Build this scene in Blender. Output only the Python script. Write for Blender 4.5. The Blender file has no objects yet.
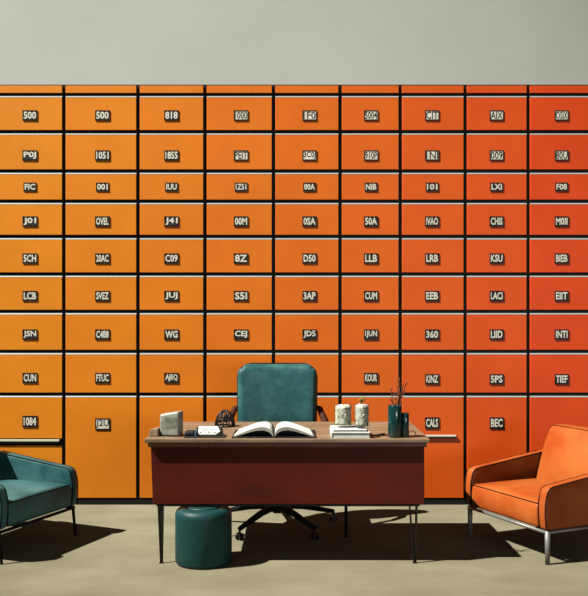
import bpy, bmesh, math, random
from mathutils import Vector, Matrix
random.seed(7)
PI = math.pi
SC = bpy.context.scene
COL = SC.collection

# ------------------------------------------------------------------ camera / world / light / exposure
F = 865.0; CX = 294.0; HY = 321.0; CAMZ = 1.42     # focal length in pixels (588x596), horizon row, eye height
cam_d = bpy.data.cameras.new('camera'); cam = bpy.data.objects.new('camera', cam_d); COL.objects.link(cam)
cam.location = (0, 0, CAMZ); cam.rotation_euler = (PI/2, 0, 0)
cam_d.sensor_fit = 'AUTO'; cam_d.sensor_width = 36; cam_d.lens = F/596*36
cam_d.shift_y = (HY-298)/596
SC.camera = cam

w = bpy.data.worlds.new('world'); SC.world = w; w.use_nodes = True
w.node_tree.nodes['Background'].inputs[0].default_value = (0.93, 1.0, 0.96, 1)
w.node_tree.nodes['Background'].inputs[1].default_value = 0.055

SUN_DIR = Vector((0.80, 0.33, -1.0)).normalized()
AIM = Vector((1.0, 7.0, 0.55)); DIST = 48.0
sp_d = bpy.data.lights.new('key_lamp', 'SPOT'); sp = bpy.data.objects.new('key_lamp', sp_d); COL.objects.link(sp)
sp.location = AIM - SUN_DIR*DIST
sp.rotation_euler = SUN_DIR.to_track_quat('-Z', 'Y').to_euler()
sp_d.energy = 240000; sp_d.color = (1.0, 0.98, 0.93)
sp_d.spot_size = math.radians(13.5); sp_d.spot_blend = 1.0; sp_d.shadow_soft_size = 0.2

# added soft fill lamp well behind the camera, lifts the shaded camera-facing sides
fl_d = bpy.data.lights.new('front_fill_light', 'AREA'); fl = bpy.data.objects.new('front_fill_light', fl_d); COL.objects.link(fl)
fl_d.shape = 'RECTANGLE'; fl_d.size = 4.0; fl_d.size_y = 1.6; fl_d.energy = 250; fl_d.color = (1.0, 0.97, 0.92)
fl.location = (4.5, -6.0, 1.7); fl.rotation_euler = (Vector((0.2, 6.2, 1.3))-fl.location).to_track_quat('-Z', 'Y').to_euler()

SC.cycles.diffuse_bounces = 0
SC.view_settings.view_transform = 'Standard'; SC.view_settings.look = 'None'
SC.view_settings.exposure = 0.0; SC.view_settings.gamma = 1.0; SC.view_settings.use_curve_mapping = False

# ------------------------------------------------------------------ helpers
def X(px, D): return (px-CX)/F*D
def Z(py, D): return CAMZ-(py-HY)*D/F

def srgb(r, g, b):
    f = lambda c: (c/255/12.92) if c/255 <= .04045 else ((c/255+.055)/1.055)**2.4
    return (f(r), f(g), f(b), 1)

def mat(name, col, rough=.5, metal=0, col2=None, scale=4, stretch=(1,1,1), bump=0, bscale=60, detail=4, lo=.35, hi=.65, trans=0, coat=0, spec=.5):
    m = bpy.data.materials.new(name); m.use_nodes = True; nt = m.node_tree; N = nt.nodes; L = nt.links
    p = N['Principled BSDF']
    p.inputs['Base Color'].default_value = col; p.inputs['Roughness'].default_value = rough
    p.inputs['Metallic'].default_value = metal; p.inputs['Transmission Weight'].default_value = trans
    p.inputs['Coat Weight'].default_value = coat; p.inputs['Specular IOR Level'].default_value = spec
    tc = N.new('ShaderNodeTexCoord'); mp = N.new('ShaderNodeMapping'); mp.inputs['Scale'].default_value = stretch
    L.new(tc.outputs['Object'], mp.inputs['Vector'])
    if col2:
        n = N.new('ShaderNodeTexNoise'); n.inputs['Scale'].default_value = scale; n.inputs['Detail'].default_value = detail
        n.inputs['Roughness'].default_value = .6
        L.new(mp.outputs[0], n.inputs['Vector'])
        r = N.new('ShaderNodeValToRGB'); r.color_ramp.elements[0].position = lo; r.color_ramp.elements[1].position = hi
        r.color_ramp.elements[0].color = col; r.color_ramp.elements[1].color = col2
        L.new(n.outputs['Fac'], r.inputs['Fac']); L.new(r.outputs['Color'], p.inputs['Base Color'])
    if bump:
        n2 = N.new('ShaderNodeTexNoise'); n2.inputs['Scale'].default_value = bscale; n2.inputs['Detail'].default_value = 3
        L.new(mp.outputs[0], n2.inputs['Vector'])
        b = N.new('ShaderNodeBump'); b.inputs['Strength'].default_value = bump; b.inputs['Distance'].default_value = .01
        L.new(n2.outputs['Fac'], b.inputs['Height']); L.new(b.outputs['Normal'], p.inputs['Normal'])
    return m

def mesh_obj(name, bm, m, parent=None, smooth=False, bevel=0, seg=2, subsurf=0):
    me = bpy.data.meshes.new(name)
    bmesh.ops.recalc_face_normals(bm, faces=bm.faces)
    bm.to_mesh(me); bm.free()
    for mm in (m if isinstance(m, (list, tuple)) else [m]): me.materials.append(mm)
    if smooth:
        for p in me.polygons: p.use_smooth = True
    o = bpy.data.objects.new(name, me); COL.objects.link(o)
    if parent: o.parent = parent
    if bevel:
        b = o.modifiers.new('bevel', 'BEVEL'); b.width = bevel; b.segments = seg; b.limit_method = 'ANGLE'; b.angle_limit = math.radians(40)
    if subsurf:
        s = o.modifiers.new('sub', 'SUBSURF'); s.levels = s.render_levels = subsurf
    return o

def tag(o, label=None, cat=None, group=None, kind=None):
    if label: o['label'] = label
    if cat: o['category'] = cat
    if group: o['group'] = group
    if kind: o['kind'] = kind
    return o

def thing(name, label, cat, loc=(0,0,0), rz=0, group=None):
    o = bpy.data.objects.new(name, None); COL.objects.link(o); o.empty_display_size = .1
    o.location = loc; o.rotation_euler = (0, 0, rz)
    return tag(o, label, cat, group)

def box(bm, x0, x1, y0, y1, z0, z1, mi=0):
    vs = [bm.verts.new(p) for p in [(x0,y0,z0),(x1,y0,z0),(x1,y1,z0),(x0,y1,z0),(x0,y0,z1),(x1,y0,z1),(x1,y1,z1),(x0,y1,z1)]]
    for f in [(0,3,2,1),(4,5,6,7),(0,1,5,4),(1,2,6,5),(2,3,7,6),(3,0,4,7)]:
        fc = bm.faces.new([vs[i] for i in f]); fc.material_index = mi
    return vs

def BM(): return bmesh.new()
def boxbm(*a):
    b = BM(); box(b, *a); return b

def rbox(bm, sx, sy, sz, r, n=(12,12,6), fn=None, mi=0):
    """rounded box centred on the origin; fn(Vector)->Vector bends it afterwards"""
    s = (sx, sy, sz); cache = {}
    def coords(a):
        h = s[a]/2; k = n[a]; rr = min(r, h*.98)
        pts = [-h, -h+rr*.08, -h+rr*.3, -h+rr*.6]
        pts += [-h+rr + (2*h-2*rr)*i/k for i in range(k+1)]
        pts += [h-rr*.6, h-rr*.3, h-rr*.08, h]
        return pts
    C = [coords(a) for a in range(3)]
    def V(i, j, k):
        key = (i, j, k)
        if key not in cache:
            p = Vector((C[0][i], C[1][j], C[2][k])); q = Vector()
            for a in range(3):
                lim = s[a]/2 - min(r, s[a]/2*.98); q[a] = max(-lim, min(lim, p[a]))
            d = p-q
            if d.length > 1e-9: p = q + d.normalized()*min(r, min(s)/2*.98)
            if fn: p = fn(p)
            cache[key] = bm.verts.new(p)
        return cache[key]
    I, J, K = [len(c)-1 for c in C]
    def face(*v):
        f = bm.faces.new(v); f.material_index = mi; f.smooth = True
    for i in range(I):
        for j in range(J):
            face(V(i,j,0), V(i,j+1,0), V(i+1,j+1,0), V(i+1,j,0)); face(V(i,j,K), V(i+1,j,K), V(i+1,j+1,K), V(i,j+1,K))
    for i in range(I):
        for k in range(K):
            face(V(i,0,k), V(i+1,0,k), V(i+1,0,k+1), V(i,0,k+1)); face(V(i,J,k), V(i,J,k+1), V(i+1,J,k+1), V(i+1,J,k))
    for j in range(J):
        for k in range(K):
            face(V(0,j,k), V(0,j,k+1), V(0,j+1,k+1), V(0,j+1,k)); face(V(I,j,k), V(I,j+1,k), V(I,j+1,k+1), V(I,j,k+1))

def tube(bm, pts, r, seg=8, closed=False, mi=0, flat=1.0):
    pts = [Vector(p) for p in pts]; n = len(pts); rs = r if isinstance(r, (list, tuple)) else [r]*n
    rings = []; up = Vector((0, 0, 1)); prev = None
    for i, p in enumerate(pts):
        a = pts[(i-1) % n] if (closed or i) else p; b = pts[(i+1) % n] if (closed or i < n-1) else p
        t = (b-a).normalized()
        if prev is None:
            s = t.cross(up)
            if s.length < .1: s = t.cross(Vector((0, 1, 0)))
        else: s = prev - t*prev.dot(t)
        s.normalize(); prev = s; u = s.cross(t)
        rings.append([bm.verts.new(p + (s*math.cos(2*PI*k/seg) + u*flat*math.sin(2*PI*k/seg))*rs[i]) for k in range(seg)])
    m = n if closed else n-1
    for i in range(m):
        A, B = rings[i], rings[(i+1) % n]
        for k in range(seg):
            f = bm.faces.new([A[k], A[(k+1) % seg], B[(k+1) % seg], B[k]]); f.smooth = True; f.material_index = mi
    if not closed:
        for R_ in (rings[0][::-1], rings[-1]):
            f = bm.faces.new(R_); f.material_index = mi
def tubebm(*a, **k):
    b = BM(); tube(b, *a, **k); return b

def lathe(bm, prof, seg=40, c=(0,0,0), mi=0):
    rings = []
    for r, z in prof:
        if r < 1e-6: rings.append([bm.verts.new((c[0], c[1], c[2]+z))])
        else: rings.append([bm.verts.new((c[0]+r*math.cos(2*PI*k/seg), c[1]+r*math.sin(2*PI*k/seg), c[2]+z)) for k in range(seg)])
    for A, B in zip(rings, rings[1:]):
        for k in range(seg):
            q = [A[k % len(A)], A[(k+1) % len(A)], B[(k+1) % len(B)], B[k % len(B)]]
            u = []
            for v in q:
                if v not in u: u.append(v)
            if len(u) > 2:
                f = bm.faces.new(u); f.smooth = True; f.material_index = mi

# ------------------------------------------------------------------ materials
M = {}
M['wall'] = mat('wall_paint', srgb(186,189,178), .9, col2=srgb(192,195,184), scale=1.2, bump=.05, bscale=120)
M['floor'] = mat('floor_concrete', srgb(116,109,87), .8, col2=srgb(144,137,112), scale=1.3, stretch=(1,1.6,1), detail=8, lo=.3, hi=.72, bump=.12, bscale=30, spec=.08)
M['black'] = mat('black_enamel', srgb(16,20,20), .55, spec=.25)
M['trim'] = mat('brushed_steel_trim', srgb(150,155,150), .5, metal=.0)
M['paleb'] = mat('pale_beige_strip', srgb(206,200,180), .5)
M['steel'] = mat('grey_steel', srgb(128,126,120), .45, metal=.35)
M['darksteel'] = mat('blackened_steel', srgb(14,17,18), .7, spec=.1)
M['plate'] = mat('label_card', srgb(246,243,226), .6, col2=srgb(214,208,186), scale=60)
M['ink'] = mat('label_ink', srgb(24,22,20), .7)
M['mahog'] = mat('mahogany_panel', srgb(62,15,7), .55, col2=srgb(96,27,12), scale=2.5, stretch=(1,1,2), detail=8, lo=.25, hi=.75, bump=.1, bscale=80, spec=.2)
M['top'] = mat('desk_top_wood', srgb(106,80,57), .5, col2=srgb(156,129,99), scale=3, stretch=(1.0,9,1), detail=8, lo=.3, hi=.7, spec=.4)
M['edge'] = mat('desk_edge_wood', srgb(92,50,34), .5, col2=srgb(120,74,50), scale=6, stretch=(1,6,6), detail=6)
M['oleath'] = mat('orange_leather', srgb(162,64,18), .42, col2=srgb(200,116,54), scale=2.2, detail=3, lo=.3, hi=.8, bump=.12, bscale=45, spec=.3)
M['tleath'] = mat('teal_leather', srgb(32,76,78), .42, col2=srgb(92,140,136), scale=2.6, detail=4, lo=.35, hi=.8, bump=.12, bscale=45, spec=.25)
M['cleath'] = mat('teal_chair_leather', srgb(34,80,80), .45, col2=srgb(74,122,116), scale=7, detail=7, lo=.45, hi=.85, bump=.15, bscale=40, spec=.35)
M['opipe'] = mat('dark_brown_piping', srgb(60,30,16), .8, spec=.1)
M['tpipe'] = mat('black_piping', srgb(12,26,28), .8, spec=.1)
M['stool'] = mat('teal_stool', srgb(17,56,54), .5, col2=srgb(24,68,66), scale=5, spec=.3)
M['grey'] = mat('grey_metal_box', srgb(122,124,114), .45, metal=.1, col2=srgb(176,176,162), scale=14, detail=6)
M['greydark'] = mat('grey_patch', srgb(92,96,84), .6, col2=srgb(126,128,112), scale=30)
M['tan'] = mat('tan_card', srgb(128,104,80), .7, col2=srgb(150,126,98), scale=20)
M['paper'] = mat('page_paper', srgb(240,238,226), .8, col2=srgb(226,224,210), scale=10)
M['paperedge'] = mat('page_edges', srgb(120,118,104), .8, col2=srgb(196,194,178), scale=30, stretch=(1,1,20))
M['cover'] = mat('black_cover', srgb(22,22,24), .6)
M['blue'] = mat('blue_grey_edge', srgb(70,100,124), .5)
M['glass'] = mat('pressed_glass', srgb(232,230,214), .12, trans=.75, bump=.8, bscale=70)
M['fill'] = mat('crumpled_paper', srgb(244,240,222), .8, col2=srgb(120,104,66), scale=55, detail=5, lo=.46, hi=.66, bump=.9, bscale=60)
gm = bpy.data.materials.new('clear_glass'); gm.use_nodes = True; _n = gm.node_tree.nodes; _l = gm.node_tree.links
_n.remove(_n['Principled BSDF']); _t = _n.new('ShaderNodeBsdfTransparent'); _g = _n.new('ShaderNodeBsdfGlossy'); _x = _n.new('ShaderNodeMixShader')
_g.inputs['Roughness'].default_value = .08; _t.inputs[0].default_value = (.93, .95, .93, 1); _f = _n.new('ShaderNodeFresnel'); _f.inputs[0].default_value = 1.5
_x.inputs[0].default_value = .07; _l.new(_t.outputs[0], _x.inputs[1]); _l.new(_g.outputs[0], _x.inputs[2]); _l.new(_x.outputs[0], _n['Material Output'].inputs['Surface'])
M['glass'] = gm
M['vase'] = mat('teal_glaze', srgb(12,50,50), .2, col2=srgb(20,66,64), scale=8, coat=.3)
M['twig'] = mat('twig_bark', srgb(100,46,30), .8, col2=srgb(130,66,40), scale=30)
M['wire'] = mat('black_wire', srgb(18,16,16), .45)
M['sprig'] = mat('dry_sprig', srgb(150,124,60), .8)
M['brown'] = mat('brown_leather', srgb(70,32,18), .7, spec=.2)
M['steelface'] = mat('pale_steel_face', srgb(170,166,150), .45, metal=.2)

# ------------------------------------------------------------------ setting
FW = 6.68                                   # distance of the drawer fronts
bm = boxbm(-9, 9, -3, 7.42, -.1, 0); tag(mesh_obj('floor', bm, M['floor']), kind='structure')
bm = boxbm(-9, 9, 7.27, 7.42, 0, 6.0); tag(mesh_obj('wall_back', bm, M['wall']), kind='structure')

# ------------------------------------------------------------------ filing cabinets
XB = [-4.5, 63.8, 138.0, 205.0, 273.6, 340.2, 400.4, 465.4, 528.4, 594.5]
YB = [84.0, 94.4, 131.8, 171.2, 201.4, 236.6, 274.2, 311.6, 351.6, 394.4, 500.2]
LX = [30, 102.5, 171.5, 241, 309.5, 371, 432, 496.5, 561.5]
LY = [115.5, 155.5, 187, 221.5, 258.5, 296, 334.5, 378, 423]
TXT = [['500','500','818','1000','1F0','5004','CIT','AIX','OSIX'],
       ['P0J','1051','1855','PEIT','3C0J','910P','1NI','009','80U'],
       ['FIC','001','IUU','1Z51','80A','NIB','101','LXI','F08'],
       ['J01','OVEL','J41','00M','0SA','50A','IVAO','CHIS','M0II'],
       ['5CH','20AC','C09','8Z','D50','LLB','LRB','KSU','BIEB'],
       ['LCB','SVEZ','JUJ','S5I','3AP','CUM','EEB','LACI','EIIT'],
       ['JSN','C488','WG','CEJ','JD5','1JUN','360','LIID','INTI'],
       ['CUN','FTUC','AJEQ','','','KOUR','KINZ','5PS','TIEF'],
       ['1084','J2U','','','','','CALS','BEC','']]
ORD = ['leftmost column, metal rail low beside the teal armchair', 'second column from the left, right of the teal armchair',
       'third column, behind the left end of the desk', 'fourth column, behind the left half of the chair',
       'middle column, behind the right half of the chair', 'sixth column, rising behind the two glass tumblers',
       'seventh column, metal rail above the right desk corner', 'eighth column, left of the orange armchair back',
       'last column at the right, behind the orange armchair']
HUE0 = (232,138,26); HUE1 = (225,72,14)

def text_mesh(bm, txt, w_, h_, cx, y, cz, mi, bold=True):
    cu = bpy.data.curves.new('txt', 'FONT'); cu.body = txt; cu.size = 1; cu.resolution_u = 2
    cu.offset = .03 if mi == 2 and bold else .01
    o = bpy.data.objects.new('txt', cu); COL.objects.link(o)
    dg = bpy.context.evaluated_depsgraph_get(); me = o.evaluated_get(dg).to_mesh()
    xs = [v.co.x for v in me.vertices]; ys = [v.co.y for v in me.vertices]
    sx = w_/(max(xs)-min(xs)); sy = h_/(max(ys)-min(ys)); mx = (max(xs)+min(xs))/2; my = (max(ys)+min(ys))/2
    vs = [bm.verts.new((cx+(v.co.x-mx)*sx, y, cz+(v.co.y-my)*sy)) for v in me.vertices]
    for p in me.polygons:
        try:
            f = bm.faces.new([vs[i] for i in p.vertices]); f.material_index = mi
        except ValueError: pass
    o.evaluated_get(dg).to_mesh_clear(); bpy.data.objects.remove(o); bpy.data.curves.remove(cu)

def label_holder(px, py, wpx, hpx, txt, parent, y, pale):
    k = FW/F; w2 = wpx*k/2; h2 = hpx*k/2; cx = X(px, FW); cz = Z(py, FW)
    b = BM(); t = .0055
    box(b, cx-w2, cx+w2, y-.003, y, cz-h2, cz+h2, 0)
    for a in ((cx-w2, cx-w2+t, cz-h2, cz+h2), (cx+w2-t, cx+w2, cz-h2, cz+h2)): box(b, a[0], a[1], y-.0055, y-.003, a[2], a[3], 0)
    for a in ((cz-h2, cz-h2+t*1.6), (cz+h2-t, cz+h2)): box(b, cx-w2+t, cx+w2-t, y-.0055, y-.003, a[0], a[1], 0)
    box(b, cx-w2+t, cx+w2-t, y-.0036, y-.003, cz-h2+t*1.6, cz+h2-t, 1)
    text_mesh(b, txt, (w2-t)*1.92, (h2-t)*1.68, cx, y-.0042, cz+t*.3, 2, not pale)
    return mesh_obj('label_holder', b, [M['black'], M['plate'], M['ink']] if pale else [M['black'], M['ink'], M['plate']], parent)

def front(b, x0, x1, z0, z1, y=FW, th=.018, strip=True):
    """drawer front with a sloping top lip"""
    c = .012
    if strip:
        box(b, x0, x1, y, y+th, z0, z1-c)
    else: box(b, x0, x1, y, y+th, z0, z1)

for c in range(9):
    t = c/8
    hue = tuple(HUE0[i]+(HUE1[i]-HUE0[i])*t**(1, 1.25, 1)[i] for i in range(3))
    hue2 = tuple(min(255, v*1.03+3) for v in hue)
    m = mat('orange_enamel_%s' % 'abcdefghi'[c], srgb(*hue), .5, col2=srgb(*hue2), scale=2.5, detail=6, bump=.04, bscale=60, spec=.3)
    x0, x1 = X(XB[c], FW), X(XB[c+1], FW); g = .0135
    fc = thing('filing_cabinet', 'tall orange drawer cabinet, %s' % ORD[c], 'cabinet', ((x0+x1)/2, FW+.3, 0), 0, 'orange drawer cabinets along the wall')
    inv = -Vector(fc.location)
    def P(o):
        o.location = inv; return o
    xa, xb = x0+.0008, x1-.0008
    P(mesh_obj('carcass', boxbm(xa, xb, FW+.0185, FW+.56, .004, Z(YB[0], FW)), M['black'], fc))
    P(mesh_obj('plinth', boxbm(xa, xb, FW+.006, FW+.0185, 0, Z(499.5, FW)), M['black'], fc))
    P(mesh_obj('top_rail', boxbm(x0+g, x1-g, FW, FW+.018, Z(93, FW), Z(85.6, FW)), m, fc, bevel=.002))
    for r in range(9):
        zt, zb = Z(YB[r+1]+1.5, FW), Z(YB[r+2]-1.7, FW)
        spans = [(zb, zt)]
        if r == 8: zb = Z(498, FW); spans = [(zb, zt)]
        if r == 8 and c == 0: spans = [(Z(438.6, FW), zt), (zb, Z(444.2, FW))]
        for si, (a, b_) in enumerate(spans):
            lip = .0105
            bmf = boxbm(x0+g, x1-g, FW, FW+.018, a, b_-lip)
            d = P(mesh_obj('drawer' if r < 8 else 'cupboard_door', bmf, m, fc, bevel=.0025))
            if si == 0:
                bl = BM()       # sloping metal lip along the top of the front
                vs = [bl.verts.new(p) for p in [(x0+g, FW-.001, b_-lip), (x0+g, FW+.018, b_-lip), (x0+g, FW+.018, b_), (x0+g, FW+.0065, b_),
                                               (x1-g, FW-.001, b_-lip), (x1-g, FW+.018, b_-lip), (x1-g, FW+.018, b_), (x1-g, FW+.0065, b_)]]
                for f in [(0,1,2,3),(7,6,5,4),(0,3,7,4),(3,2,6,7),(2,1,5,6),(1,0,4,5)]: bl.faces.new([vs[i] for i in f])
                mesh_obj('metal_lip', bl, M['trim'], d)
                if TXT[r][c]:
                    py = LY[r] + (1.2 if r == 7 and c > 5 else 0) + (-1.5 if r == 8 and c == 0 else 1 if r == 8 and c == 1 else 0)
                    label_holder(LX[c], py, 14.6-.12*c if r != 2 else 12.6, (10.2 if r != 2 else 8.6) + (1.2 if r == 8 else 0), TXT[r][c], d, FW, (r < 2 and c > 2) or (r == 8 and c == 1))
    if c in (0, 6):
        a, b_, py = (-4, 60, 441.2) if c == 0 else (403, 456, 436.6)
        xa_, xb_ = X(a, FW), X(b_, FW); zc = Z(py, FW)
        if c == 0: xa_ = x0+g
        b = BM(); box(b, xa_, xb_, FW-.012, FW-(0 if c else -.0185), zc-.012, zc-.004); 
        h = P(mesh_obj('rail_handle', b, M['black'], fc))
        b = BM(); box(b, xa_, xb_, FW-.016, FW-.001, zc-.0035, zc+.014)
        mesh_obj('steel_strip', b, M['paleb'], h, bevel=.005, seg=3)

# ------------------------------------------------------------------ desk
TD0, TD1, TZ = 5.0, 5.86, .738
DX0, DX1 = X(144, TD0), X(430, TD0)
desk = thing('office_desk', 'wide mahogany desk with a deep front panel on thin black legs', 'desk', (0, 5.35, 0))
def D_(o): o.location = (-desk.location[0], -desk.location[1], 0); return o
D_(mesh_obj('desktop', boxbm(DX0, DX1, TD0, TD1, TZ-.023, TZ), [M['top']], desk, bevel=.004, seg=2))
D_(mesh_obj('edge_moulding', boxbm(DX0+.02, DX1-.016, TD0+.014, TD1-.02, TZ-.05, TZ-.0235), M['edge'], desk, bevel=.004))
pb = BM()
vs = box(pb, X(150.5, 5.03), X(424.5, 5.03), TD0+.035, TD0+.06, .352, TZ-.0505)
for i in (0, 3): vs[i].co.x += .012
D_(mesh_obj('front_panel', pb, M['mahog'], desk, bevel=.004))
rb = BM(); box(rb, X(156, 5.03), X(420, 5.03), TD0+.04, TD0+.055, .34, .3515); D_(mesh_obj('lower_rail', rb, M['black'], desk))
rb = BM()
for y in (5.15, 5.6): box(rb, DX0+.1, DX1-.1, y, y+.04, TZ-.085, TZ-.0505)
D_(mesh_obj('underframe', rb, M['black'], desk))
def blade(xt0, xt1, xb, y, ztop, face=None):
    b = BM()
    tube(b, [(xt0, y, ztop), (xb-.003, y, 0.004)], .0058, 8)
    tube(b, [(xt1, y, ztop), (xb+.003, y, 0.004)], .0072, 8)
    box(b, xb-.012, xb+.012, y-.012, y+.012, 0, .005)
    lg = D_(mesh_obj('leg', b, M['wire'], desk))
    if not face: return
    b = BM(); e = .004
    vs = [b.verts.new(p) for p in [(xt0+e, y-.001, ztop), (xt1-e, y-.001, ztop), (xb, y-.001, .012), (xt0+e, y+.001, ztop), (xt1-e, y+.001, ztop), (xb, y+.001, .012)]]
    for f in [(0,1,2),(5,4,3),(0,3,4,1),(1,4,5,2),(2,5,3,0)]: b.faces.new([vs[i] for i in f])
    mesh_obj('leg_web', b, M[face or 'wire'], lg)
yl = TD0+.075
blade(X(155.8, yl), X(163.8, yl), X(161.4, yl), yl, TZ-.051, 'wire')
blade(X(404.6, yl), X(417.7, yl), X(414.8, yl), yl, TZ-.051)
for px in (219, 346):
    D_(mesh_obj('rear_leg', tubebm([(X(px, 5.68), 5.68, TZ-.051), (X(px, 5.68), 5.68, 0)], .0105, 10), M['wire'], desk))

# ------------------------------------------------------------------ round teal stool
sx, sy = X(203.6, 5.09), 5.09
st = thing('round_stool', 'round dark teal pouf standing under the left end of the desk', 'stool', (sx, sy, 0))
b = BM(); R_ = .166; H_ = .326
prof = [(0, 0), (R_-.02, 0), (R_-.006, .006), (R_, .02), (R_, H_-.05)]
prof += [(R_-.04+.04*math.cos(a), H_-.04+.04*math.sin(a)) for a in [i*PI/2/7 for i in range(8)]]
prof += [(R_-.058, H_+.001), (R_-.062, H_-.008), (0, H_-.008)]
lathe(b, prof, 56); mesh_obj('body', b, M['stool'], st)
b = BM(); lathe(b, [(0, H_-.0075), (R_-.066, H_-.0075), (R_-.068, H_+.004), (R_-.078, H_+.008), (0, H_+.009)], 48); mesh_obj('lid', b, M['stool'], st)

# ------------------------------------------------------------------ office chair
OCX, OCY = X(277, 6.02), 6.02
oc = thing('office_chair', 'teal leather swivel chair with a square padded back behind the desk', 'chair', (OCX, OCY, 0))
by = .07
def bf(p):
    z = p.z+.835
    bow = .035*(p.x/.28)**2
    q = Vector((p.x*(1+.02*(p.z/.28)), p.y-bow + by + .10*(z-.55), z))
    if p.y < 0: q.y -= .02*(1-(p.x/.29)**2)*(1-(p.z/.29)**2)
    return q
b = BM(); rbox(b, .555, .09, .565, .045, (14, 2, 14), bf)
# give the slab its wide corner radius in the XZ plane
for v in b.verts:
    x, z = v.co.x, v.co.z-.835; rr = .075; hx, hz = .2775-rr, .2825-rr
    dx, dz = abs(x)-hx, abs(z)-hz
    if dx > 0 and dz > 0:
        l = max(dx, dz); k = l/math.hypot(dx, dz)
        v.co.x = math.copysign(hx+dx*k, x); v.co.z = .835+math.copysign(hz+dz*k, z)
back = mesh_obj('backrest', b, M['cleath'], oc, smooth=True)
def rr_outline(hx, hz, rr, yoff, zc=.835, n=8):
    pts = []
    for (sx_, sz_, a0) in ((1, 1, 0), (-1, 1, PI/2), (-1, -1, PI), (1, -1, 1.5*PI)):
        for i in range(n+1):
            a = a0+PI/2*i/n; x = sx_*(hx-rr)+rr*math.cos(a); z = sz_*(hz-rr)+rr*math.sin(a)
            pts.append((x*(1+.02*(z/.28)), yoff-.035*(x/.28)**2+by+.10*(z+zc-.55), zc+z))
    return pts
mesh_obj('piping', tubebm(rr_outline(.277, .283, .100, .006), .005, 6, closed=True), M['tpipe'], back)
b = BM(); rbox(b, .52, .48, .09, .04, (8, 8, 2), lambda p: Vector((p.x, p.y-.17, p.z+.50+.012*(1-(p.x/.26)**2))))
mesh_obj('seat', b, M['cleath'], oc, smooth=True)
mesh_obj('back_support', tubebm([(0, -.1, .445), (0, .08, .44), (0, .15, .50), (0, .165, .7)], .018, 8), M['darksteel'], oc)
mesh_obj('gas_column', tubebm([(0, -.05, .12), (0, -.05, .45)], [.03, .022], 12), M['darksteel'], oc)
for s in (-1, 1):
    mesh_obj('armrest', tubebm([(s*.2, -.12, .46), (s*.31, -.1, .47), (s*.35, -.04, .60), (s*.335, .02, .72), (s*.30, .10, .80), (s*.23, .15, .82)], [.014, .016, .022, .026, .022, .014], 8), M['brown'], oc)
b = BM(); lathe(b, [(0, .17), (.05, .17), (.058, .15), (.05, .11), (0, .10)], 20, (0, -.05, 0)); mesh_obj('base_hub', b, M['darksteel'], oc)
for a in (22, 92, 160, 237, 306):
    ar = math.radians(a); d = Vector((math.cos(ar), math.sin(ar), 0)); c0 = Vector((0, -.05, 0)); L_ = .43
    arm = mesh_obj('base_arm', tubebm([c0+d*.03+Vector((0,0,.15)), c0+d*.2+Vector((0,0,.125)), c0+d*L_+Vector((0,0,.072))], [.034, .026, .018], 8, flat=.8), M['darksteel'], oc)
    b = BM(); e = c0+d*L_; sd = Vector((-d.y, d.x, 0))
    tube(b, [e+Vector((0,0,.07)), e+Vector((0,0,.045))], .008, 8)
    for s in (-1, 1): tube(b, [e+sd*s*.006+Vector((0,0,.0235)), e+sd*s*.02+Vector((0,0,.0235))], .0235, 14)
    mesh_obj('caster', b, M['wire'], arm)

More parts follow.
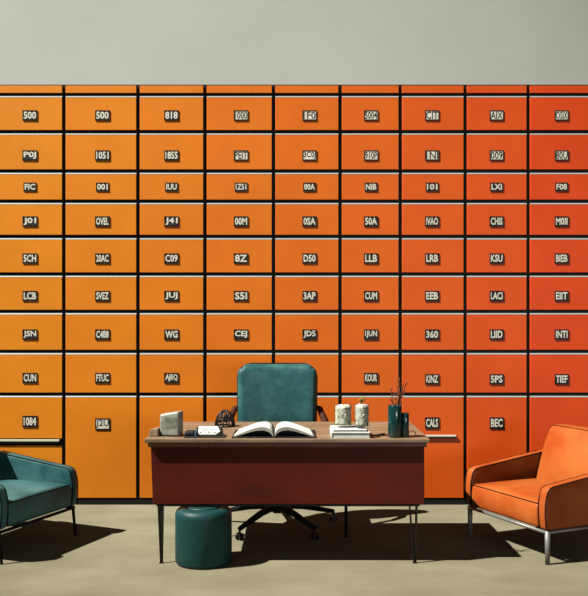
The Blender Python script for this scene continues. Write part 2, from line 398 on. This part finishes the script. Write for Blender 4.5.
# ------------------------------------------------------------------ armchairs
def armchair(name, label, A, Bp, mirror, leather, pipe, metal, legr):
    """A: far front corner on the floor, Bp: near front corner. local x along the front from A to B, local y towards the back"""
    A = Vector((A[0], A[1], 0)); Bp = Vector((Bp[0], Bp[1], 0)); u = (Bp-A).normalized(); W = (Bp-A).length
    v = Vector((-u.y, u.x, 0)) if not mirror else Vector((u.y, -u.x, 0))
    mid = (A+Bp)/2 + v*.38
    root = thing(name, label, 'armchair', mid)
    def T(p): q = A+u*p[0]+v*p[1]+Vector((0,0,p[2])); return q-mid
    at = .068; zb = .198; L_ = .76
    def top(y):
        z = .450 + .135*max(y, 0)
        r = .05
        if y < r: z -= r*(1-math.sqrt(max(0, 1-((r-y)/r)**2)))*.9
        return z
    def am(b_, x0):
        def fn(p):
            y = p.y+L_/2; t = (p.z+.15)/.3
            zt = top(y); z = zb+t*(zt-zb)
            y2 = y - .012*math.sin(PI*t) if y < .1 else y
            if y > .5: y2 += .05*t*(y-.5)/.26
            return T((x0+at/2+p.x, y2, z))
        rbox(b_, at, L_, .3, .022, (3, 26, 10), fn)
    for k, x0 in enumerate((0, W-at)):
        b_ = BM(); am(b_, x0); arm = mesh_obj('arm', b_, leather, root, smooth=True)
        b_ = BM()
        for xx in (x0+.004, x0+at-.004):
            pts = [T((xx, -.001, zb+.015)), T((xx, -.010, zb+.09)), T((xx, -.008, zb+.16))]
            pts += [T((xx, max(y-.0, 0)+.002 if y < .02 else y, top(y)-.005)) for y in [0, .006, .015, .03, .05, .08, .12, .18, .24, .3, .36, .42, .5, .6]]
            tube(b_, pts, .0038, 6)
        mesh_obj('arm_piping', b_, pipe, arm, smooth=True)
    # seat cushion
    sw = W-2*at-.004; sd = .56
    def sf(p):
        t = (p.z+.07)/.14
        crown = .035*(1-(p.x/(sw/2))**2)*(1-((p.y+.0)/(sd/2))**2)**.5 if abs(p.y) < sd/2 else 0
        z = zb+.003 + t*(.150+crown)
        yy = p.y+sd/2-.004 - .010*math.sin(PI*min(max(t, 0), 1))*(1 if p.y < -sd/2+.05 else 0)
        return T((at+.002+sw/2+p.x, yy, z))
    b_ = BM(); rbox(b_, sw, sd, .14, .02, (14, 14, 4), sf); cu = mesh_obj('seat_cushion', b_, leather, root, smooth=True)
    tube_pts = [T((at+.01+(sw-.016)*i/12, -.003, zb+.149+.0*i)) for i in range(13)]
    b_ = BM(); tube(b_, tube_pts, .0034, 6)
    # side seams that run back over the cushion
    mesh_obj('cushion_piping', b_, pipe, cu, smooth=True)
    # backrest
    bw = W-2*at+.03; bh = .43
    def bk(p):
        t = (p.z+bh/2)/bh
        z = .29+t*(.715-.29); y = .495+.085 + .09*t + .03*t*t + p.y
        if p.y < 0: y -= .03*(1-(2*p.x/bw)**2)*math.sin(PI*min(max(t, 0), 1))
        xx = p.x*(1-.05*t-.07*max(0,t-.7))
        return T((W/2+xx, y, z))
    b_ = BM(); rbox(b_, bw, .15, bh, .045, (12, 3, 12), bk); bko = mesh_obj('backrest', b_, leather, root, smooth=True)
    pts = []
    hx, hz, rr = bw/2-.008, bh/2-.006, .045
    for (sx_, sz_, a0) in ((1, 1, 0), (-1, 1, PI/2)):
        for i in range(7):
            a = a0+PI/2*i/6; pts.append((sx_*(hx-rr)+rr*math.cos(a), (hz-rr)+rr*math.sin(a)))
    pts = [(hx, -.1), (hx, 0)]+pts+[(-hx, 0), (-hx, -.1)]
    b_ = BM()
    def pf(x, z, yo):
        t = (z+bh/2)/bh; return T((W/2+x*(1-.05*t), .58+.09*t+.03*t*t+yo, .29+t*.425))
    tube(b_, [pf(x, z, -.055) for x, z in pts], .0036, 6)
    mesh_obj('back_piping', b_, pipe, bko, smooth=True)
    # metal frame and legs
    i_ = .018; z0 = .186
    ring = [T((i_, i_*.6, z0)), T((W-i_, i_*.6, z0)), T((W-i_, .72, z0)), T((i_, .72, z0))]
    b_ = BM()
    for k in range(4): tube(b_, [ring[k], ring[(k+1) % 4]], .0105, 8)
    mesh_obj('base_frame', b_, metal, root, smooth=True)
    for k, (x, y) in enumerate(((i_, .02), (W-i_, .02), (W-i_, .70), (i_, .70))):
        b_ = BM(); sp_ = .0 if legr > .014 else .02
        tube(b_, [T((x, y, .195)), T((x+(-sp_ if x < .3 else sp_)*0, y-sp_*(1 if y < .3 else -1), 0))], [legr, legr*.8], 10 if legr < .014 else 8)
        mesh_obj('leg', b_, metal, root, smooth=True)
    return root
armchair('armchair', 'orange leather armchair with straight grey steel legs at the right', (X(466, 5.74), 5.74), (1.468, 5.02), False, M['oleath'], M['opipe'], M['steel'], .0175)
armchair('armchair', 'dark teal leather armchair with thin dark legs, cut off at the left', (X(77, 5.74), 5.74), (-1.712, 5.03), True, M['tleath'], M['tpipe'], M['darksteel'], .011)

# ------------------------------------------------------------------ things on the desk
E = .0006
TZ2 = TZ+E
# grey box
D0 = 5.10
g = thing('grey_box', 'upright grey metal box near the left end of the desk', 'box', (X(170.5, D0), D0+.045, TZ2), math.radians(-12))
b = BM(); rbox(b, .122, .085, .135, .014, (2, 2, 2), lambda p: Vector((p.x, p.y, p.z+.0675+ (.010*(p.x/.06)+.004 if p.z > 0 else 0))))
bx_ = mesh_obj('body', b, M['grey'], g, smooth=True)
mesh_obj('dark_window', boxbm(-.022, .045, -.0435, -.0428, .05, .112), M['greydark'], g)
# tan card block
b = BM(); vs = box(b, -.03, .03, -.045, .045, 0, .042)
vs[4].co.x += .012; vs[7].co.x += .012; vs[5].co.z += .006; vs[6].co.z += .006
o = mesh_obj('card_block', b, M['tan'], None, bevel=.004); o.location = (X(155.2, 5.13), 5.15, TZ2); o.rotation_euler.z = math.radians(-10)
tag(o, 'small tan block lying left of the grey box on the desk', 'block')
# black tray with white note card
tr = thing('desk_tray', 'low black tray holding a white pad, beside the grey box', 'tray', (X(202.5, 5.08), 5.10, TZ2))
b = BM(); box(b, -.108, .135, -.055, .05, 0, .007); mesh_obj('base_plate', b, M['cover'], tr, bevel=.002)
b = BM(); box(b, -.104, -.045, -.04, .04, .0072, .036); mesh_obj('inkwell_block', b, M['cover'], tr, bevel=.01, seg=3)
b = BM(); pts = [(-.045, -.045), (.085, -.045), (.125, -.01), (.115, .04), (-.045, .045)]
lo = [b.verts.new((x, y, .0072)) for x, y in pts]; hi = [b.verts.new((x*.98, y, .011 if y < 0 else .049)) for x, y in pts]
b.faces.new(lo[::-1]); b.faces.new(hi)
for i in range(5): b.faces.new([lo[i], lo[(i+1) % 5], hi[(i+1) % 5], hi[i]])
mesh_obj('raised_frame', b, M['cover'], tr, bevel=.003)
b = BM(); pts = [(-.026, -.030), (.078, -.030), (.102, -.008), (.084, .026), (-.026, .028)]
lo = [b.verts.new((x, y, .012 if y < 0 else .050)) for x, y in pts]; hi = [b.verts.new((x, y, .018 if y < 0 else .058)) for x, y in pts]
lo[2].co.z = .027; hi[2].co.z = .033
b.faces.new(lo[::-1]); b.faces.new(hi)
for i in range(5): b.faces.new([lo[i], lo[(i+1) % 5], hi[(i+1) % 5], hi[i]])
pad = mesh_obj('white_pad', b, M['paper'], tr)
b = BM()
for q, (x_, y_) in enumerate([(-.012, -.02), (.006, -.005), (.02, .005), (.036, -.018), (.055, .0), (.07, -.02), (.03, .018), (.0, .012)]):
    z_ = .018+(y_+.043)/(.077)*.040+.0008
    box(b, x_-.004, x_+.004, y_-.006, y_+.002, z_-.003, z_+.001)
mesh_obj('pad_marks', b, M['greydark'], pad)
b = BM(); box(b, -.044, -.034, -.052, .034, .008, .04); mesh_obj('blue_edge', b, M['blue'], tr)
# black wire basket
wb = BM()
for k in range(5):
    a = PI*k/5+.2; R1 = .063
    tube(wb, [(R1*math.cos(a)*math.cos(q), R1*math.sin(a)*math.cos(q), .1*math.sin(q)+.004) for q in [PI*i/12 for i in range(13)]], .0046, 6)
for z, r_ in ((.004, .063), (.05, .055)):
    tube(wb, [(r_*math.cos(2*PI*i/20), r_*math.sin(2*PI*i/20), z) for i in range(20)], .0046, 6, closed=True)
tube(wb, [(-.04, 0, .03), (0, -.03, .06), (.03, .02, .05), (0, .03, .03), (-.02, -.02, .05), (.02, -.01, .075)], .010, 6)
wbo = mesh_obj('wire_basket', wb, M['wire'], None, smooth=True); wbo.location = (X(225, 5.6), 5.6, TZ2)
tag(wbo, 'small black wire dome at the back of the desk, left of the chair', 'basket')

# open book
bk = thing('open_book', 'large open book with white pages lying on the middle of the desk', 'book', (X(274.5, 5.2), 5.2, TZ2))
HWL, HD = .235, .165
def prof_up(s): return .010+.048*math.sin(PI*min(1, s**.62))*(1-.25*s)+.012*(1-s)
def prof_lo(s): return max(.0065, prof_up(s)-.016*(1-s)**.8-.006)
for s_, nm in ((-1, 'left'), (1, 'right')):
    b = BM(); n = 22; rows = []
    for j in range(5):
        y = -HD+2*HD*j/4; row = []
        for i in range(n+1):
            s = i/n; x = s_*(.004+(HWL-.004)*s)*(1-.015*j); k = 1-.10*(j/4)
            row.append((b.verts.new((x, y+.012*s, prof_lo(s)*1.0)), b.verts.new((x, y+.012*s, prof_up(s)*k+.002))))
        rows.append(row)
    for j in range(4):
        for i in range(n):
            for q in (0, 1):
                f = b.faces.new([rows[j][i][q], rows[j][i+1][q], rows[j+1][i+1][q], rows[j+1][i][q]]); f.smooth = True; f.material_index = 0 if q else 1
    for j in range(4):
        for i in (0, n):
            f = b.faces.new([rows[j][i][0], rows[j+1][i][0], rows[j+1][i][1], rows[j][i][1]]); f.material_index = 1
    for i in range(n):
        for j in (0, 4):
            f = b.faces.new([rows[j][i][0], rows[j][i+1][0], rows[j][i+1][1], rows[j][i][1]]); f.material_index = 1
    mesh_obj('page_block', b, [M['paper'], M['paperedge']], bk)
b = BM(); box(b, -.247, .247, -.17, .175, 0, .006); mesh_obj('cover', b, M['cover'], bk, bevel=.002)

# white books under the tumblers
def book(name, label, px0, px1, D0, dep, z0, h, mcov, rz=0):
    x0, x1 = X(px0, D0), X(px1, D0); w_ = x1-x0
    r_ = thing(name, label, 'book', ((x0+x1)/2, D0+dep/2, z0), rz, 'books under the glass tumblers')
    b = BM(); t = .003
    box(b, -w_/2, w_/2, -dep/2, dep/2, 0, t); box(b, -w_/2, w_/2, -dep/2, dep/2, h-t, h); box(b, -w_/2, -w_/2+t, -dep/2, dep/2, t, h-t)
    mesh_obj('cover', b, mcov, r_)
    mesh_obj('page_block', boxbm(-w_/2+t+.0003, w_/2-.004, -dep/2+.004, dep/2-.004, t+.0003, h-t-.0003), M['wcov'], r_)
    return r_
M['wcov'] = mat('white_cover', srgb(214,214,204), .6, col2=srgb(238,236,226), scale=12)
book('closed_book', 'thick white book lying flat on the desk, lowest of the pair', 331.5, 370, 5.02, .25, TZ2, .034, M['wcov'])
book('closed_book', 'thinner white book on top, directly under the two tumblers', 332.5, 366.5, 5.04, .22, TZ2+.0345, .013, M['paper'], math.radians(2))
ZJ = TZ2+.0345+.0135
def tumbler(name, label, x, y, R_, H_, sprigs):
    r_ = thing(name, label, 'tumbler', (x, y, ZJ), 0, 'glass tumblers')
    b = BM(); lathe(b, [(0, 0), (R_*.93, 0), (R_*.97, .006), (R_, H_*.5), (R_, H_), (R_-.003, H_+.001), (R_-.005, H_-.002), (R_-.006, .012), (0, .010)], 36)
    mesh_obj('glass_body', b, M['glass'], r_)
    b = BM(); n = 26; pr = [(0, .013)] + [(R_-.009, .014)] + [(R_-.0075-.002*random.random(), .014+(H_-.022)*i/8) for i in range(1, 9)] + [(R_*.5, H_-.002), (0, H_-.008)]
    lathe(b, pr, n)
    for v in b.verts:
        if v.co.z > .02: v.co += Vector((random.uniform(-1, 0)*v.co.x*.06, random.uniform(-1, 0)*v.co.y*.06, random.uniform(-.004, .004)))
    mesh_obj('contents', b, M['fill'], r_)
    return r_
xj1, xj2 = X(343.2, 5.16), X(361.8, 5.12)
tumbler('glass_tumbler', 'wider glass tumbler, left of the two on the white books', xj1, 5.17, .056, .134, 0)
tumbler('glass_tumbler', 'narrower glass tumbler with a dry sprig, right of the pair', xj2, 5.12, .0485, .142, 0)
b = BM(); zt = ZJ+.142
tube(b, [(xj2-.002, 5.12, zt-.004), (xj2+.002, 5.12, zt+.02), (xj2-.004, 5.12, zt+.045)], .003, 6)
for a, l in ((-.9, .025), (.3, .04), (1.0, .03), (-.2, .035)):
    tube(b, [(xj2, 5.12, zt+.008), (xj2+l*math.sin(a)*.6, 5.115, zt+.012+l*.5), (xj2+l*math.sin(a), 5.12, zt+.01+l*math.cos(a))], [.003, .005, .002], 6)
tag(mesh_obj('dry_sprig', b, M['sprig'], None, smooth=True), 'tiny yellow-brown sprig poking out of the right tumbler', 'sprig')
# pens right of the books
for k, (pa, pb_, lab) in enumerate((((371.5, 5.10), (386, 5.22), 'dark pencil lying right of the white books, pointing at the vases'), ((372.5, 5.04), (381, 5.09), 'short brown pencil stub at the foot of the white books'))):
    p0 = Vector((X(*pa), pa[1], TZ2+.0045)); p1 = Vector((X(*pb_), pb_[1], TZ2+.0045)); d = (p1-p0)
    b = BM(); tube(b, [p0, p0+d*.85], .0042, 6); pn = thing('pencil', lab, 'pencil', (0, 0, 0), 0, None)
    mesh_obj('shaft', b, M['cover' if k == 0 else 'twig'], pn)
    mesh_obj('tip', tubebm([p0+d*.851, p1], [.0042, .0008], 6), M['sprig'], pn)
# vases and twigs
vx, vy = X(395.2, 5.07), 5.08
def vase(label, x, y, R_, H_):
    b = BM(); t = .004
    lathe(b, [(0, 0), (R_-.003, 0), (R_, .004), (R_, H_-.003), (R_-.0015, H_), (R_-t, H_-.001), (R_-t-.001, .01), (0, .01)], 36)
    o = mesh_obj('vase', b, M['vase'], None); o.location = (x, y, TZ2); tag(o, label, 'vase', 'teal vases'); return o
vase('taller of two glossy dark teal cylinder vases, holding twigs', vx, vy, .0415, .187)
vase('slimmer, shorter dark teal cylinder vase right of the tall one', X(404.8, 5.07)+.003, 5.075, .0225, .142)
random.seed(11)
tops = [(391.5, 386, .02), (400, 377, 0), (403.5, 383, .01), (399.5, 388, -.015), (407.5, 381, -.03), (396.5, 391, -.02)]
for k, (px, py, dy) in enumerate(tops):
    D0 = vy+dy; e = Vector((X(px, D0), D0, Z(py, D0)))
    s = Vector((vx+(e.x-vx)*.28, vy+dy*.5, TZ2+.012)); m1 = s.lerp(e, .68)+Vector((random.uniform(-.006, .006), 0, 0))
    m1.x = min(max(m1.x, vx-.03), vx+.034)
    pts = [s]+[s.lerp(m1, f)+Vector((random.uniform(-.001, .001), 0, 0)) for f in (.3, .6)]+[m1]+[m1.lerp(e, f)+Vector((random.uniform(-.006, .006), 0, 0)) for f in (.35, .7)]+[e]
    b = BM(); tube(b, pts, [.0034, .0034, .0034, .0032, .003, .0026, .0014], 6)
    for q in (3, 4, 5):
        base = pts[q]; sd = random.choice((-1, 1)); l = random.uniform(.018, .04)
        tube(b, [base, base+Vector((sd*l*.5, 0, l*.5)), base+Vector((sd*l*.55, 0, l*1.1))], [.0026, .0024, .001], 5)
    tag(mesh_obj('dried_twig', b, M['twig'], None, smooth=True), 'thin branching reddish-brown twig standing in the taller teal vase', 'twig', 'twigs in the taller vase')
# wire loop
b = BM(); x0 = X(413, 5.1)
tube(b, [(x0-.022, 5.16, TZ2+.003), (x0-.016, 5.14, TZ2+.024), (x0, 5.12, TZ2+.034), (x0+.014, 5.11, TZ2+.022), (x0+.02, 5.1, TZ2+.003), (x0+.045, 5.08, TZ2+.0025)], .0022, 6)
tag(mesh_obj('wire_loop', b, M['wire'], None, smooth=True), 'small bent black wire on the desk right of the vases', 'wire')
